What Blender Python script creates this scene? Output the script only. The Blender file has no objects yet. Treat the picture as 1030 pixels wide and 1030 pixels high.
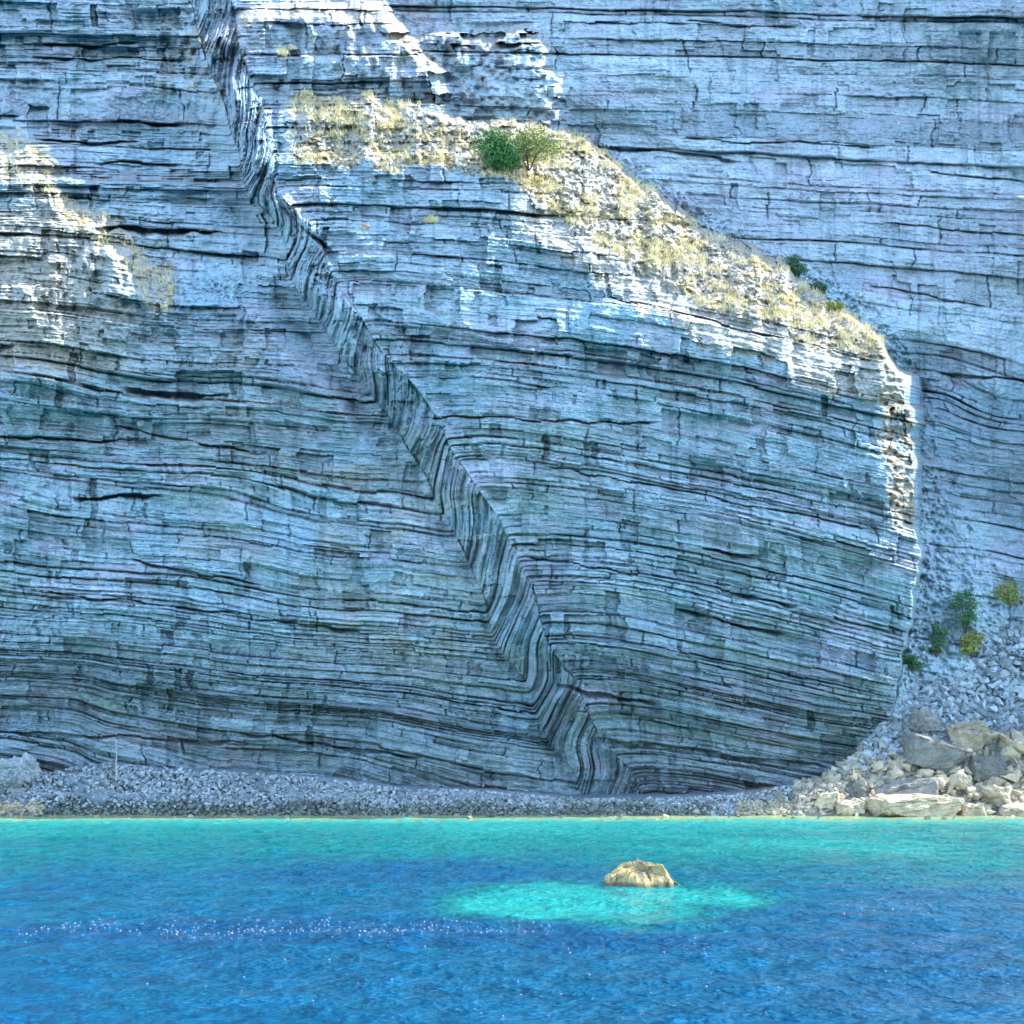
import bpy, bmesh, math, random
import numpy as np
R = math.radians
random.seed(7); rng = np.random.default_rng(11)
sc = bpy.context.scene
col = sc.collection

# ------------------------------------------------------------------ camera model (metres)
F, CH, HV, CU = 1243.0, 5.0, 758.0, 515.0      # focal (photo px), eye height, horizon row, centre column
def P(u, v, Y):                                # point seen at photo (u,v), Y metres out
    return ((u-CU)/F*Y, Y, CH+(HV-v)/F*Y)
cam = bpy.data.cameras.new('camera'); camo = bpy.data.objects.new('camera', cam); col.objects.link(camo)
cam.sensor_width = 36; cam.lens = F/1030*36
camo.location = (0, 0, CH); camo.rotation_euler = (R(90), 0, 0)
cam.shift_y = (HV-515)/1030
cam.clip_end = 9000
sc.camera = camo

# ------------------------------------------------------------------ light
SUN = np.array([0.60, 0.148, 0.79]); SUN /= np.linalg.norm(SUN)
sl = bpy.data.lights.new('sun', 'SUN'); sl.energy = 2.2; sl.angle = R(0.5); sl.color = (1, .95, .86)
so = bpy.data.objects.new('sun', sl); col.objects.link(so)
from mathutils import Vector, Matrix, Euler
so.rotation_euler = Vector(SUN).to_track_quat('Z', 'Y').to_euler()
so.location = (60, 40, 120)
w = bpy.data.worlds.new('World'); sc.world = w; w.use_nodes = True
nt = w.node_tree; bg = nt.nodes['Background']
sky = nt.nodes.new('ShaderNodeTexSky'); sky.sky_type = 'NISHITA'; sky.sun_disc = False
sky.sun_elevation = math.asin(SUN[2]); sky.sun_rotation = math.atan2(SUN[0], SUN[1])
sky.air_density = 1.0; sky.dust_density = 0.3; sky.ozone_density = 2.0
nt.links.new(sky.outputs[0], bg.inputs[0]); bg.inputs[1].default_value = 0.15
vs = sc.view_settings; vs.view_transform = 'Standard'; vs.look = 'None'; vs.exposure = 2.48; vs.gamma = 1
sc.render.engine = 'CYCLES'
sc.cycles.max_bounces = 6; sc.cycles.diffuse_bounces = 3; sc.cycles.glossy_bounces = 2

# ------------------------------------------------------------------ numpy noise
def hsh(i, j, seed=0):
    i = np.asarray(i).astype(np.int64); j = np.asarray(j).astype(np.int64)
    h = (i*374761393 + j*668265263 + seed*1442695041) & 0xffffffff
    h = ((h ^ (h >> 13))*1274126177) & 0xffffffff
    h = ((h ^ (h >> 16))*2246822519) & 0xffffffff
    return ((h ^ (h >> 15)) & 0xffffff)/float(0xffffff)
def vn(x, y, seed=0):                          # value noise, -1..1
    xi = np.floor(x); yi = np.floor(y); fx = x-xi; fy = y-yi
    fx = fx*fx*(3-2*fx); fy = fy*fy*(3-2*fy)
    a = hsh(xi, yi, seed); b = hsh(xi+1, yi, seed); c = hsh(xi, yi+1, seed); d = hsh(xi+1, yi+1, seed)
    return 2*((a*(1-fx)+b*fx)*(1-fy)+(c*(1-fx)+d*fx)*fy)-1
def fbm(x, y, seed=0, n=4, g=.5):
    o = 0; a = 1; t = 0
    for k in range(n):
        o = o+a*vn(x*2**k+k*17.3, y*2**k+k*9.1, seed+k); t += a; a *= g
    return o/t*1.5
def sm(x, a, b):
    t = np.clip((x-a)/(b-a), 0, 1); return t*t*(3-2*t)
def ip(x, pts, smooth=0):
    xs = [p[0] for p in pts]; ys = [p[1] for p in pts]
    if smooth:
        g = np.arange(-600, 1700, 2.0); y = np.interp(g, xs, ys)
        hk = int(1.5*smooth)+1; k = np.exp(-(np.arange(-hk, hk+1)*2.0/smooth)**2); k /= k.sum()
        n = len(k)//2
        y = np.convolve(np.pad(y, n, mode='edge'), k, 'valid'); return np.interp(x, g, y)
    return np.interp(x, xs, ys)
def smin(a, b, k):
    h = np.clip(.5+.5*(b-a)/k, 0, 1); return b*(1-h)+a*h-k*h*(1-h)

# ------------------------------------------------------------------ mesh helpers
def mesh_np(name, V, Fq, mat=None, parent=None, smooth=False, attrs=None, cols=None):
    me = bpy.data.meshes.new(name)
    V = np.asarray(V, dtype=np.float32); Fq = np.asarray(Fq, dtype=np.int32)
    n = Fq.shape[1]
    me.vertices.add(len(V)); me.vertices.foreach_set('co', V.ravel())
    me.loops.add(Fq.size); me.loops.foreach_set('vertex_index', Fq.ravel())
    me.polygons.add(len(Fq)); me.polygons.foreach_set('loop_start', np.arange(0, Fq.size, n, dtype=np.int32))
    me.polygons.foreach_set('loop_total', np.full(len(Fq), n, dtype=np.int32))
    me.update(calc_edges=True)
    me.polygons.foreach_set('use_smooth', np.full(len(Fq), smooth, dtype=bool))
    for k, a in (attrs or {}).items():
        at = me.attributes.new(k, 'FLOAT', 'POINT'); at.data.foreach_set('value', np.asarray(a, dtype=np.float32).ravel())
    if cols is not None:
        at = me.attributes.new('Col', 'FLOAT_COLOR', 'POINT')
        c = np.ones((len(V), 4), dtype=np.float32); c[:, :3] = cols; at.data.foreach_set('color', c.ravel())
    if mat: me.materials.append(mat)
    o = bpy.data.objects.new(name, me); col.objects.link(o)
    if parent: o.parent = parent
    return o
def tag(o, label=None, cat=None, group=None, kind=None):
    if label: o['label'] = label
    if cat: o['category'] = cat
    if group: o['group'] = group
    if kind: o['kind'] = kind
    return o
def grid_faces(nr, nc):
    i = np.arange(nr*nc).reshape(nr, nc)
    return np.stack([i[:-1, :-1], i[1:, :-1], i[1:, 1:], i[:-1, 1:]], -1).reshape(-1, 4)

# ------------------------------------------------------------------ materials
def new_mat(name):
    m = bpy.data.materials.new(name); m.use_nodes = True
    return m, m.node_tree.nodes, m.node_tree.links, m.node_tree.nodes['Principled BSDF']
def mixc(N, L, a, b, f, mode='MIX'):
    x = N.new('ShaderNodeMix'); x.data_type = 'RGBA'; x.blend_type = mode
    for s, v in ((x.inputs[0], f), (x.inputs[6], a), (x.inputs[7], b)):
        if hasattr(v, 'links'): L.new(v, s)
        elif isinstance(v, (int, float)): s.default_value = v
        else: s.default_value = (*v, 1)
    return x.outputs[2]
def mth(N, L, op, a, b=0.0, c=None):
    x = N.new('ShaderNodeMath'); x.operation = op
    for s, v in zip(x.inputs, (a, b) if c is None else (a, b, c)):
        if hasattr(v, 'links'): L.new(v, s)
        else: s.default_value = v
    return x.outputs[0]
def noise(N, L, vec, scale, detail=4, rough=.6):
    x = N.new('ShaderNodeTexNoise'); x.inputs['Scale'].default_value = scale
    x.inputs['Detail'].default_value = detail; x.inputs['Roughness'].default_value = rough
    L.new(vec, x.inputs['Vector']); return x.outputs['Fac']
def ramp(N, L, f, stops):
    x = N.new('ShaderNodeValToRGB'); cr = x.color_ramp
    while len(cr.elements) < len(stops): cr.elements.new(.5)
    for e, (p, c) in zip(cr.elements, stops):
        e.position = p; e.color = (*c, 1) if not isinstance(c, (int, float)) else (c, c, c, 1)
    L.new(f, x.inputs[0]); return x.outputs[0]

def mat_cliff():
    m, N, L, B = new_mat('layered_limestone')
    at = N.new('ShaderNodeAttribute'); at.attribute_name = 'Col'
    a_s = N.new('ShaderNodeAttribute'); a_s.attribute_name = 's'
    a_t = N.new('ShaderNodeAttribute'); a_t.attribute_name = 't'
    a_r = N.new('ShaderNodeAttribute'); a_r.attribute_name = 'rub'
    cv = N.new('ShaderNodeCombineXYZ')
    L.new(mth(N, L, 'MULTIPLY', a_t.outputs['Fac'], .035), cv.inputs[0])
    L.new(mth(N, L, 'MULTIPLY', a_s.outputs['Fac'], .55), cv.inputs[1])
    lam = noise(N, L, cv.outputs[0], 1.0, 3, .7)
    geo = N.new('ShaderNodeTexCoord')
    big = noise(N, L, geo.outputs['Object'], .9, 5, .65)
    grit = noise(N, L, geo.outputs['Object'], 5.0, 5, .75)
    notr = mth(N, L, 'SUBTRACT', 1.0, a_r.outputs['Fac'])
    lamf = ramp(N, L, lam, [(.30, .60), (.42, .93), (.55, 1.0), (.72, 1.12)])
    gf = ramp(N, L, grit, [(.28, .66), (.5, 1.0), (.72, 1.28)])
    bf = ramp(N, L, big, [(.25, .8), (.5, 1.0), (.75, 1.18)])
    c = mixc(N, L, at.outputs['Color'], lamf, notr, 'MULTIPLY')
    c = mixc(N, L, c, gf, .9, 'MULTIPLY'); c = mixc(N, L, c, bf, 1.0, 'MULTIPLY')
    L.new(c, B.inputs['Base Color']); B.inputs['Roughness'].default_value = .95
    B.inputs['Specular IOR Level'].default_value = .15
    h = mth(N, L, 'ADD', mth(N, L, 'MULTIPLY', lam, notr), mth(N, L, 'MULTIPLY', grit, .8))
    b = N.new('ShaderNodeBump'); b.inputs['Strength'].default_value = .9; b.inputs['Distance'].default_value = .35
    L.new(h, b.inputs['Height']); L.new(b.outputs[0], B.inputs['Normal'])
    return m
def mat_rock(name, base, dark, scale=1.0, use_col=False, rough=.9, bump=.25):
    m, N, L, B = new_mat(name)
    g = N.new('ShaderNodeTexCoord')
    if use_col:
        a = N.new('ShaderNodeAttribute'); a.attribute_name = 'Col'; base_s = a.outputs['Color']
        src = g.outputs['Object']
    else:
        base_s = base; oi = N.new('ShaderNodeObjectInfo')
        ad = N.new('ShaderNodeVectorMath'); ad.operation = 'ADD'; L.new(g.outputs['Object'], ad.inputs[0])
        L.new(oi.outputs['Location'], ad.inputs[1]); src = ad.outputs[0]
    n1 = noise(N, L, src, 1.1*scale, 6, .7); n2 = noise(N, L, src, 6*scale, 5, .75)
    f = ramp(N, L, n1, [(.42, 0.0), (.62, 1.0)])
    c = mixc(N, L, base_s, dark if not use_col else (.1, .13, .15), mth(N, L, 'MULTIPLY', f, .7 if not use_col else .35))
    c = mixc(N, L, c, ramp(N, L, n2, [(.28, .6), (.5, 1.0), (.7, 1.2)]), 1.0, 'MULTIPLY')
    if not use_col:
        c = mixc(N, L, c, ramp(N, L, oi.outputs['Random'], [(0, .72), (.5, 1.0), (1, 1.15)]), 1.0, 'MULTIPLY')
    L.new(c, B.inputs['Base Color']); B.inputs['Roughness'].default_value = rough
    B.inputs['Specular IOR Level'].default_value = .2
    b = N.new('ShaderNodeBump'); b.inputs['Strength'].default_value = 1; b.inputs['Distance'].default_value = bump
    L.new(mth(N, L, 'ADD', n1, mth(N, L, 'MULTIPLY', n2, .4)), b.inputs['Height']); L.new(b.outputs[0], B.inputs['Normal'])
    return m
def mat_leaf(name, c1, c2):
    m, N, L, B = new_mat(name)
    g = N.new('ShaderNodeTexCoord'); n = noise(N, L, g.outputs['Object'], 2.2, 3, .6)
    L.new(mixc(N, L, c1, c2, ramp(N, L, n, [(.4, 0.0), (.6, 1.0)])), B.inputs['Base Color'])
    B.inputs['Roughness'].default_value = .7; B.inputs['Specular IOR Level'].default_value = .25
    return m
MC = mat_cliff()

# ------------------------------------------------------------------ the cliff
us = np.concatenate([np.arange(-420, -24, 6.0), np.arange(-24, 1054, .86), np.arange(1054, 1450, 6.0)])
vs_ = np.concatenate([np.arange(-120, -16, 5.0), np.arange(-16, 834, .80)])
U, V = np.meshgrid(us, vs_)
FOLD_U = [(-100, 205), (0, 232), (50, 243), (100, 264), (150, 275), (195, 283), (250, 322), (300, 352), (350, 383), (400, 425), (450, 452), (510, 497), (590, 532), (650, 556), (690, 576), (740, 606), (775, 630), (840, 662)]
FOLD_L = [(-100, 160), (0, 188), (60, 207), (100, 226), (160, 243), (190, 250), (250, 283), (300, 308), (350, 345), (410, 386), (480, 436), (560, 474), (640, 505), (690, 532), (775, 577), (840, 606)]
wob = 6*fbm(V/46, V*0+3.1, 5, 2)
xU = ip(V, FOLD_U, 10)+wob; xL = ip(V, FOLD_L, 10)+wob
wF = np.maximum(xU-xL, 10)+7*sm(V, 230, 400)
mF = (ip(V+25, FOLD_U, 30)-ip(V-25, FOLD_U, 30))/50
aF = ip(V, [(0, .25), (150, .05), (300, .12), (450, .22), (830, .32)], 30)
cF = 1/np.maximum(mF+aF, .35)
d = U-xU
warp = 3*fbm(U/170, V/110, 21, 2)+.6*fbm(U/34, V/30, 31)
# right limb
s0 = ip(V, [(0, .0), (200, -.01), (400, -.03), (700, -.12), (830, -.2)], 20)
s1 = ip(V, [(0, .02), (170, .03), (230, .12), (300, .22), (450, .28), (600, .29), (830, .27)], 25)
lam_ = ip(V, [(0, 200), (200, 220), (400, 170), (700, 45), (830, 30)], 20)
dp = np.maximum(d, 0)
HR = s1*dp-(s1-s0)*lam_*(1-np.exp(-dp/lam_))
HR -= .00018*np.maximum(U-640, 0)**2*sm(V, 640, 760)
# left limb
dl = np.minimum(d+wF, 0)
sL = ip(V, [(0, .015), (150, .03), (230, .09), (320, .10), (450, .09), (600, .11), (700, .14), (830, .13)], 30)
HL = sL*dl
HL += 9*sm(V, 560, 700)*(1/(1+np.exp(-(U-92+.25*(V-720))/9)))
HL += 3*np.sin(U/47+V/80)*sm(-dl, 30, 120)*sm(V, 200, 320)*.8
bandd = np.clip(d, -wF, 0)
r = 1.1                                       # rounding of the hinges
def softclip(x, lo):
    return -(np.logaddexp(0, -x/r)*r)+(np.logaddexp(0, (lo-x)/r)*r)
HB = -cF*softclip(d, -wF)
S = V-(np.where(d > 0, HR, 0)+np.where(d < 0, HL, 0)+HB) + warp
S = S+1.9*(hsh(np.floor(U/23+.8*vn(V/11, V*0, 24)), np.floor(S/17), 25)-.5)*(np.abs(d+20) > 40)
band = sm(d, -wF-4, -wF+6)*(1-sm(d, -7, 5))
# ridge and edges of the spur
jag = 6*fbm(U/26, V*0, 41)+3*vn(U/6, V*0, 47)+7*(hsh(np.floor(U/13+vn(V/9, V*0, 48)*.5), U*0, 49)-.5)
vR = ip(U, [(200, 40), (300, 92), (330, 98), (400, 100), (440, 122), (480, 130), (550, 127), (600, 150), (640, 188), (700, 228), (790, 276), (850, 318), (885, 345), (900, 380), (1500, 380)], 8)+jag*.6
vT = ip(U, [(200, 150), (270, 168), (330, 166), (400, 172), (480, 178), (520, 190), (560, 214), (600, 246), (640, 272), (700, 304), (760, 326), (820, 348), (880, 366), (1500, 380)], 8)+jag
jv = 4*fbm(V/22, V*0+7, 43)+3*vn(V/7, V*0+1, 44)
uE = ip(V, [(-100, 400), (340, 880), (362, 882), (390, 884), (450, 886), (520, 893), (560, 915), (620, 905), (700, 892), (760, 868), (830, 840)], 6)+jv
uE2 = ip(V, [(-100, 400), (340, 884), (380, 905), (430, 916), (525, 918), (560, 925), (620, 915), (700, 900), (830, 870)], 6)+jv*.5
leanz = (400-V)
# spur
Dsp = 103.4+.009*np.clip(330-V, 0, 170)
Dsp = Dsp+.088*np.clip(vT-V, 0, 400)+.045*np.clip(vT+38-V, 0, 38)*sm(U, 490, 560)*(1-sm(U, 860, 890))+.9*np.clip(vR-V, 0, 30)
lowr = sm(V, 522, 540)
Dsp = Dsp+(.15-.13*lowr)*np.clip(U-uE, 0, 1e3)+(.5+.9*lowr)*np.clip(U-uE2, 0, 40)
nose = np.clip(-(d+wF*.55), 0, 300)
Dsp = Dsp+.09*nose*ip(V, [(0, 1.4), (200, 1.8), (330, 1.3), (450, .7), (600, .5), (830, .35)])
# left wall
jl = 7*fbm(U/30, V*0+4, 51)+3*vn(U/8, V*0, 52)
vSh = ip(U, [(-400, 120), (0, 176), (50, 206), (95, 240), (140, 292), (165, 318), (200, 316), (260, 322), (330, 400), (450, 560), (620, 830)], 8)+jl
Dlf = 104.6+.10*np.clip(vSh-V, 0, 45)+.04*np.clip(vSh-V-45, 0, 400)
lsh = 1-sm(U, 50, 185)
Dlf = Dlf+lsh*(-3.4*(1-sm(V, 375, 450))+.032*np.clip(380+jl-V, 0, 180))
Dlf = Dlf-.9*np.exp(-((U-285)/50)**2)*sm(V, 500, 560)*(1-sm(V, 700, 760))
Dlf = np.where(U > xU+40, 140, Dlf)
# ledge tier on the far left wall
jt = 4*fbm(U/20, V*0+9, 61)
D4 = 109.6+.25*np.clip(184+jt-V, 0, 300)+.12*np.clip(U-172, 0, 1e3)
# upper tiers
vT2 = ip(U, [(-400, -80), (160, 20), (205, 46), (240, 26), (330, 18), (385, 24), (400, 44), (430, 74)], 4)+jt
u2 = ip(V, [(-100, 372), (12, 384), (45, 402), (60, 424), (100, 432)], 3)+jv*.7
D2 = 112.0+.16*np.clip(vT2-V, 0, 14)+.35*np.clip(vT2-14-V, 0, 20)+.26*np.clip(U-u2+26*(hsh(np.floor(U*0+3), np.floor((V+2*vn(U/9, U*0, 69))/10.5), 64)-.5), 0, 1e3)+.05*np.clip(205-U, 0, 60)
u3 = ip(V, [(-100, 530), (45, 533), (70, 534), (72, 544), (130, 548)], 1)
blk = (hsh(np.floor((U+6*fbm(U/15, V/9, 66))/19+.5*np.floor(V/11)), np.floor((V+3*vn(U/9, V/9, 67))/11), 63)-.5)*sm(U, 420, 440)*(1-sm(V, 118, 128))
D3 = 116.4+.4*vn(U/5, V/4, 68)+.45*np.clip(44+jt+12*blk-V, 0, 300)+.30*np.clip(U-u3-14*blk-6, 0, 1e3)+.8*blk
# back wall; its unseen right end is shaped to shade the scree
Db = ip(U, [(-420, 109), (0, 111), (180, 112.5), (260, 114), (340, 118), (480, 121), (700, 121.5), (860, 120), (930, 118), (1030, 115.0), (1080, 109.7), (1150, 109.6), (1450, 109)], 12)
Db = Db+.003*leanz+16*sm(U, 1036, 1085)*(1-sm(V, 235, 285))+2.0*sm(U, 700, 900)*(1-sm(V, 100, 300))+1.3*fbm(U/170, V/110, 71)
Db = Db-5.5*np.exp(-((U-925)/38)**2)*sm(V, 380, 520)
Db = Db-3.0*sm(U, 640, 760)*sm(V, 230, 330)*(1-sm(U, 880, 925))
Dcone = 105.8+.028*np.clip(700-V, 0, 260)+.035*np.clip(U-905, 0, 200)+.5*fbm(U/14, V/11, 79)+40*(1-sm(V, 425, 470))
Db = smin(Db, np.where((U > 870) & (U < 1120), Dcone, 200), 1.2)
Db = np.where(U > 870, np.maximum(Db, 104.6), Db)
Y = smin(Db, D3, .5); Y = smin(Y, D2, .5); Y = smin(Y, D4, .5)
isback = (Y > 100)*1.0
Ylo = smin(Dsp, Dlf, .6)
back = 1/(1+np.exp(np.clip(-(Ylo-Y)/.15, -40, 40)))     # 1 where the back wall or tiers are in front
Y = smin(Y, Ylo, .5)
gul = sm(U, 884, 925)*(1-sm(U, 935, 985))*sm(V, 330, 400)
Y = Y+.6*gul*back
# undercut foot of the cliff
foot = sm(V, 640, 800)*(1-back)
Y = Y+1.3*foot*sm(U, 560, 640)+1.0*foot+.5*foot*fbm(U/60, V/50, 73)
Y = Y+1.2*fbm(U/85, V/75, 75)-.8*np.exp(-((U-300)/34)**2)*sm(V, 530, 560)*(1-sm(V, 690, 740))+.35*fbm(U/30, V/22, 77)
Y = Y-.6*np.exp(-((d+2)/9)**2)*sm(V, 120, 200)+.55*np.exp(-((d+wF+3)/8)**2)*sm(V, 120, 200)

# back wall bedding
bsl = ip(V, [(0, .015), (100, .03), (250, .06), (400, .13), (600, .16)], 30)
Sb = V-bsl*(U-600)-14*sm(U, 940, 1010)*np.exp(-((V-410)/50)**2)+4*fbm(U/200, V/90, 81)+1.2*fbm(U/40, V/30, 83)
backR = back*np.where(V < 118, U > u2+3, U > 375)
S = np.where(backR > .5, Sb+2000, S)

def bounds(lo, hi, th, sig, seed):
    q = np.random.default_rng(seed); o = [lo]
    while o[-1] < hi: o.append(o[-1]+max(2.6, th(o[-1])*math.exp(q.normal(0, sig))))
    return np.array(o)
thf = lambda s: float(np.interp(s, [0, 180, 300, 450, 620, 750], [15, 13.5, 10.5, 7.6, 5.2, 4.4]))*(math.exp(.45*math.sin(s/19)+.25*math.sin(s/7.3)) if s < 600 else 1)
BB = np.concatenate([bounds(-900, 1600, thf, .5, 3), bounds(1650, 3200, lambda s: float(np.interp(s-2000, [0, 200, 320, 600], [19, 17, 12, 11]))*math.exp(.4*math.sin(s/27)), .5, 4)])
k = np.clip(np.searchsorted(BB, S)-1, 0, len(BB)-2)
lo = BB[k]; hi = BB[k+1]; th = hi-lo
T = np.where(band > .5, 1.1*V+2000, U)+3*fbm(U/20, V/9, 91)
# joints: blocks along each bed
blen = th*(3+7*hsh(k, k*0, 5))+10
tb = T/blen+hsh(k, k*0, 6)*50
bi = np.floor(tb); ft = tb-bi
jit = (hsh(bi, k, 8)-.5)*.9
fe = .5+jit*.0
dj = np.minimum(ft, 1-ft)*blen
nb = 1-.35*band
bp = hsh(k, k*0, 9)-.5
jp = hsh(bi, k, 10)-.5
zl = sm(S, 380, 640)*(S < 1600)
along = vn(T/45, k*3.7, 12)*.5+vn(T/14, k*5.1, 13)*.25
rel = (.62*bp+.30*along)*(.5+th/13)+.30*jp*nb*(.4+th/16)
rel = rel*np.where(S > 1600, .62, 1-.25*zl)
# grooves at the partings
e0 = S-lo; e1 = hi-S
g0 = hsh(k, k*0, 14); g1 = hsh(k+1, k*0, 14)
gw = .95
gv = lambda g: np.where(g > .86, 1.4, np.where(g > .45, .6, .28))
br = .55+.45*vn(T/60, k*2.3, 15)+.45*vn(T/13, k*3.3, 16)
groove = (1-.35*band)*np.maximum(gv(g0)*np.exp(-(e0/gw)**2), gv(g1)*np.exp(-(e1/gw)**2))*np.clip(br, .12, 1.2)
joint = np.exp(-(dj/.8)**2)*np.where(hsh(bi+(ft > .5), k, 16) > .6, .5, .06)*nb
# deeper bays where a package of beds has broken away
pk = np.floor((S+8*hsh(np.floor(T/60), k*0, 18))/26)
Tq = np.floor(T/7)*7; Tp = np.floor(T/4)*4
pn = vn(Tq/70+pk*7.7, pk*3.1, 17)+.5*vn(Tq/18, pk*1.7, 19)
bay = sm(pn, .36, .38)
pk2 = np.floor(S/11); pn2 = vn(Tp/34+pk2*5.7, pk2*2.1, 27)+.4*vn(Tp/9, pk2*1.7, 29)
bay2 = sm(pn2, .40, .42)
slab = np.where(S > 1600, .5, 1.0)
fine = .17*vn(S*.52, T/38, 61)+.10*vn(S*.95, T/20, 63)+.10*vn(T/4.2, S/5, 65)*nb
disp = rel+.35*(hsh(pk, pk*0, 71)-.5)*(.4+vn(T/80, pk*2.9, 72))+fine*(1-.45*backR)*(1-.3*sm(d, 10, 60)*(1-sm(V, 450, 650)))+groove*(.66+.55*sm(V, 620, 740)*(1-back))+joint*.8+slab*nb*(.7*bay+.35*bay2)
# fold limb: thin steep ribs
rib = vn(S/3.6, V/40+5, 93)*.35+vn(S/8, V/70, 95)*.5
chip = sm(vn(V/11+np.floor(S/9)*3.3, S/12, 97)+.5*vn(V/4, S/5, 99), .25, .35)
disp = disp+band*(rib*1.2+(.35-.25*sm(V, 380, 520))*chip-.10)
# cracks running through several beds
for (cu, v0_, v1_, dr) in ((742, 235, 300, 3), (512, 172, 250, 0), (590, 250, 340, 4), (705, 340, 420, 12), (640, 440, 520, -6), (640, 330, 420, 3), (320, 560, 640, -4), (870, 570, 600, 2),
                          (612, 100, 140, -6), (840, 90, 170, 5), (700, 80, 110, -3), (930, 95, 125, -6), (158, 0, 25, 0), (905, 340, 420, 4), (770, 190, 230, 3), (250, 560, 700, 2)):
    cx = cu+dr*(V-v0_)/(v1_-v0_)+2.2*np.round(vn(vs_/7, vs_*0, int(cu))*1.2)[:, None]
    disp = disp+.55*np.clip(.4+.8*vn(vs_/9, vs_*0, 107)[:, None], 0, 1)*np.exp(-((U-cx)/.9)**2)*sm(V, v0_-2, v0_+2)*(1-sm(V, v1_-2, v1_+2))
# named overhangs: (u0,u1,row at u0,row drop,height,depth)
for (a, b, v0_, dr, hh, dd) in ((105, 215, 228, 4, 14, 2.6), (30, 140, 44, 0, 5, 1.2), (40, 185, 58, 2, 4, 1.0), (120, 190, 122, 3, 6, 1.3), (50, 140, 141, 3, 5, 1.1), (105, 180, 163, 2, 5, 1.3),
      (134, 222, 392, 5, 13, 2.2), (0, 130, 438, 6, 5, 1.3), (82, 160, 500, -3, 9, 2.0), (120, 262, 430, 26, 4, 1.0), (140, 260, 565, 22, 5, 1.2), (60, 240, 597, 20, 4, 1.1), (265, 360, 624, 8, 6, 1.5),
      (716, 762, 553, 4, 14, 1.7), (745, 800, 596, 14, 7, 1.8), (690, 790, 615, 22, 9, 1.7), (570, 660, 690, 18, 10, 1.6), (430, 660, 418, 8, 4, 1.0), (955, 1040, 375, 10, 6, 1.8), (560, 590, 340, 2, 3, .8),
      (690, 880, 140, 6, 4, 1.2), (600, 690, 22, 3, 3, .9), (940, 1040, 173, 12, 4, 1.3), (900, 1040, 225, 14, 3, 1.1), (885, 990, 288, 20, 4, 1.2), (700, 800, 22, 5, 4, 1.0), (620, 740, 148, 12, 6, 1.6), (540, 760, 560, 38, 4, 1.1),
      (250, 420, 738, 22, 6, 1.4), (0, 250, 735, 12, 6, 1.1), (600, 830, 742, 28, 12, 1.4), (310, 335, 232, 20, 26, 1.8), (620, 880, 300, 62, 3, .9), (560, 870, 470, 60, 3, .9), (430, 640, 645, 40, 0.1, 0)):
    row = v0_+dr*(U-a)/(b-a)+1.0*vn(us/17, us*0, 101)[None]+1.0*np.round(vn(us/19, us*0, 103)*1.4)[None]
    hv = hh*(.55+.45*vn(us/13, us*0+a, 105)[None]); m_ = sm(U, a-14, a+6+8*vn(vs_/3, vs_*0, 106)[:, None])*(1-sm(U, b-12, b+8))*sm(V, row-.7, row+.7)*(1-sm(V, row+hv*.3, row+hv+.4))*np.where(S > 1600, .55, 1)
    disp = disp+dd*m_*nb
# rubble-covered ground: smooth it towards loose stones
slope_top = sm(vT-V, -2, 6)*(1-back)*sm(U, 275, 320)*(1-sm(U, 885, 900))
shl = sm(vSh-V, -6, 8)*(1-sm(vSh-V, 40, 60))*(1-back)*(U < 175)
aprn = np.exp(-((U-215)/50)**2-((V-288)/18)**2)
tal = sm(V-ip(U, [(620, 150), (700, 205), (760, 245), (830, 275), (880, 310), (925, 360), (940, 470), (960, 500), (1000, 560), (1060, 800)], 10), -10, 8)*back*sm(U, 600, 640)*(1-sm(U, 915, 945)*(V < 470))
rub = np.clip(slope_top*.85+aprn*.7+tal*.8+shl*.35, 0, 1)
vor = vn(U/3.1, V/2.6, 111)*.35+vn(U/6.5, V/5, 113)*.45+vn(U/1.7, V/1.5, 115)*.15
disp = disp*(1-.6*rub)+rub*vor*1.0
crag = np.exp(-((U-195)/48)**2-((V-60)/60)**2)+.75*np.exp(-((U-350)/85)**2-((V-45)/38)**2)+.8*np.exp(-((U-90)/80)**2-((V-275)/70)**2)+.7*np.exp(-((U-460)/80)**2-((V-60)/40)**2)
Yf = Y+disp+crag*(1.0*fbm(U/14, V/22, 161)+.5*vn(U/5, V/9, 163))+.10*fbm(U/3.2, V/2.2, 121, 3)
# colour
blue = np.array([.38, .52, .58]); pale = np.array([.48, .60, .655]); lil = np.array([.47, .52, .60]); grn = np.array([.40, .48, .46]); teal = np.array([.28, .48, .56])
straw = np.array([.54, .44, .25]); crm = np.array([.52, .475, .385])  # crm paints the warm sunlight into lit parts of the cliff
def lerp(c, k_, f): return c*(1-f[..., None])+k_*f[..., None]
C = np.broadcast_to(blue, U.shape+(3,)).copy()
blue = blue; up = 1-sm(V, 120, 520)
C = lerp(C, pale, np.clip(up*.6+.55*backR, 0, .9))
C = lerp(C, teal, np.clip(sm(fbm(U/75, V/60, 131), .0, .7)*.5, 0, 1))
C = lerp(C, grn, np.clip(sm(fbm(U/110, V/55, 133), .05, .6)*.5*sm(V, 330, 460)*(1-sm(U, 560, 680)*.6), 0, 1))
C = lerp(C, lil, np.clip(sm(fbm(U/60, V/24, 135), .1, .6)*.8+backR*.3*(hsh(bi, k, 137) > .5), 0, 1))
C = lerp(C, np.array([.47, .47, .41]), np.clip(sm(fbm(U/48, V/30, 139), -.2, .5)*.65*np.exp(-((d+wF+75)/85)**2)*sm(V, 320, 380)*(1-sm(V, 640, 720)), 0, 1))
tone = 1-.36*sm(S, 560, 700)*(S < 1600)+.34*(hsh(k, k*0, 21)-.5)+.22*(hsh(bi, k, 22)-.5)*nb
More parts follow.
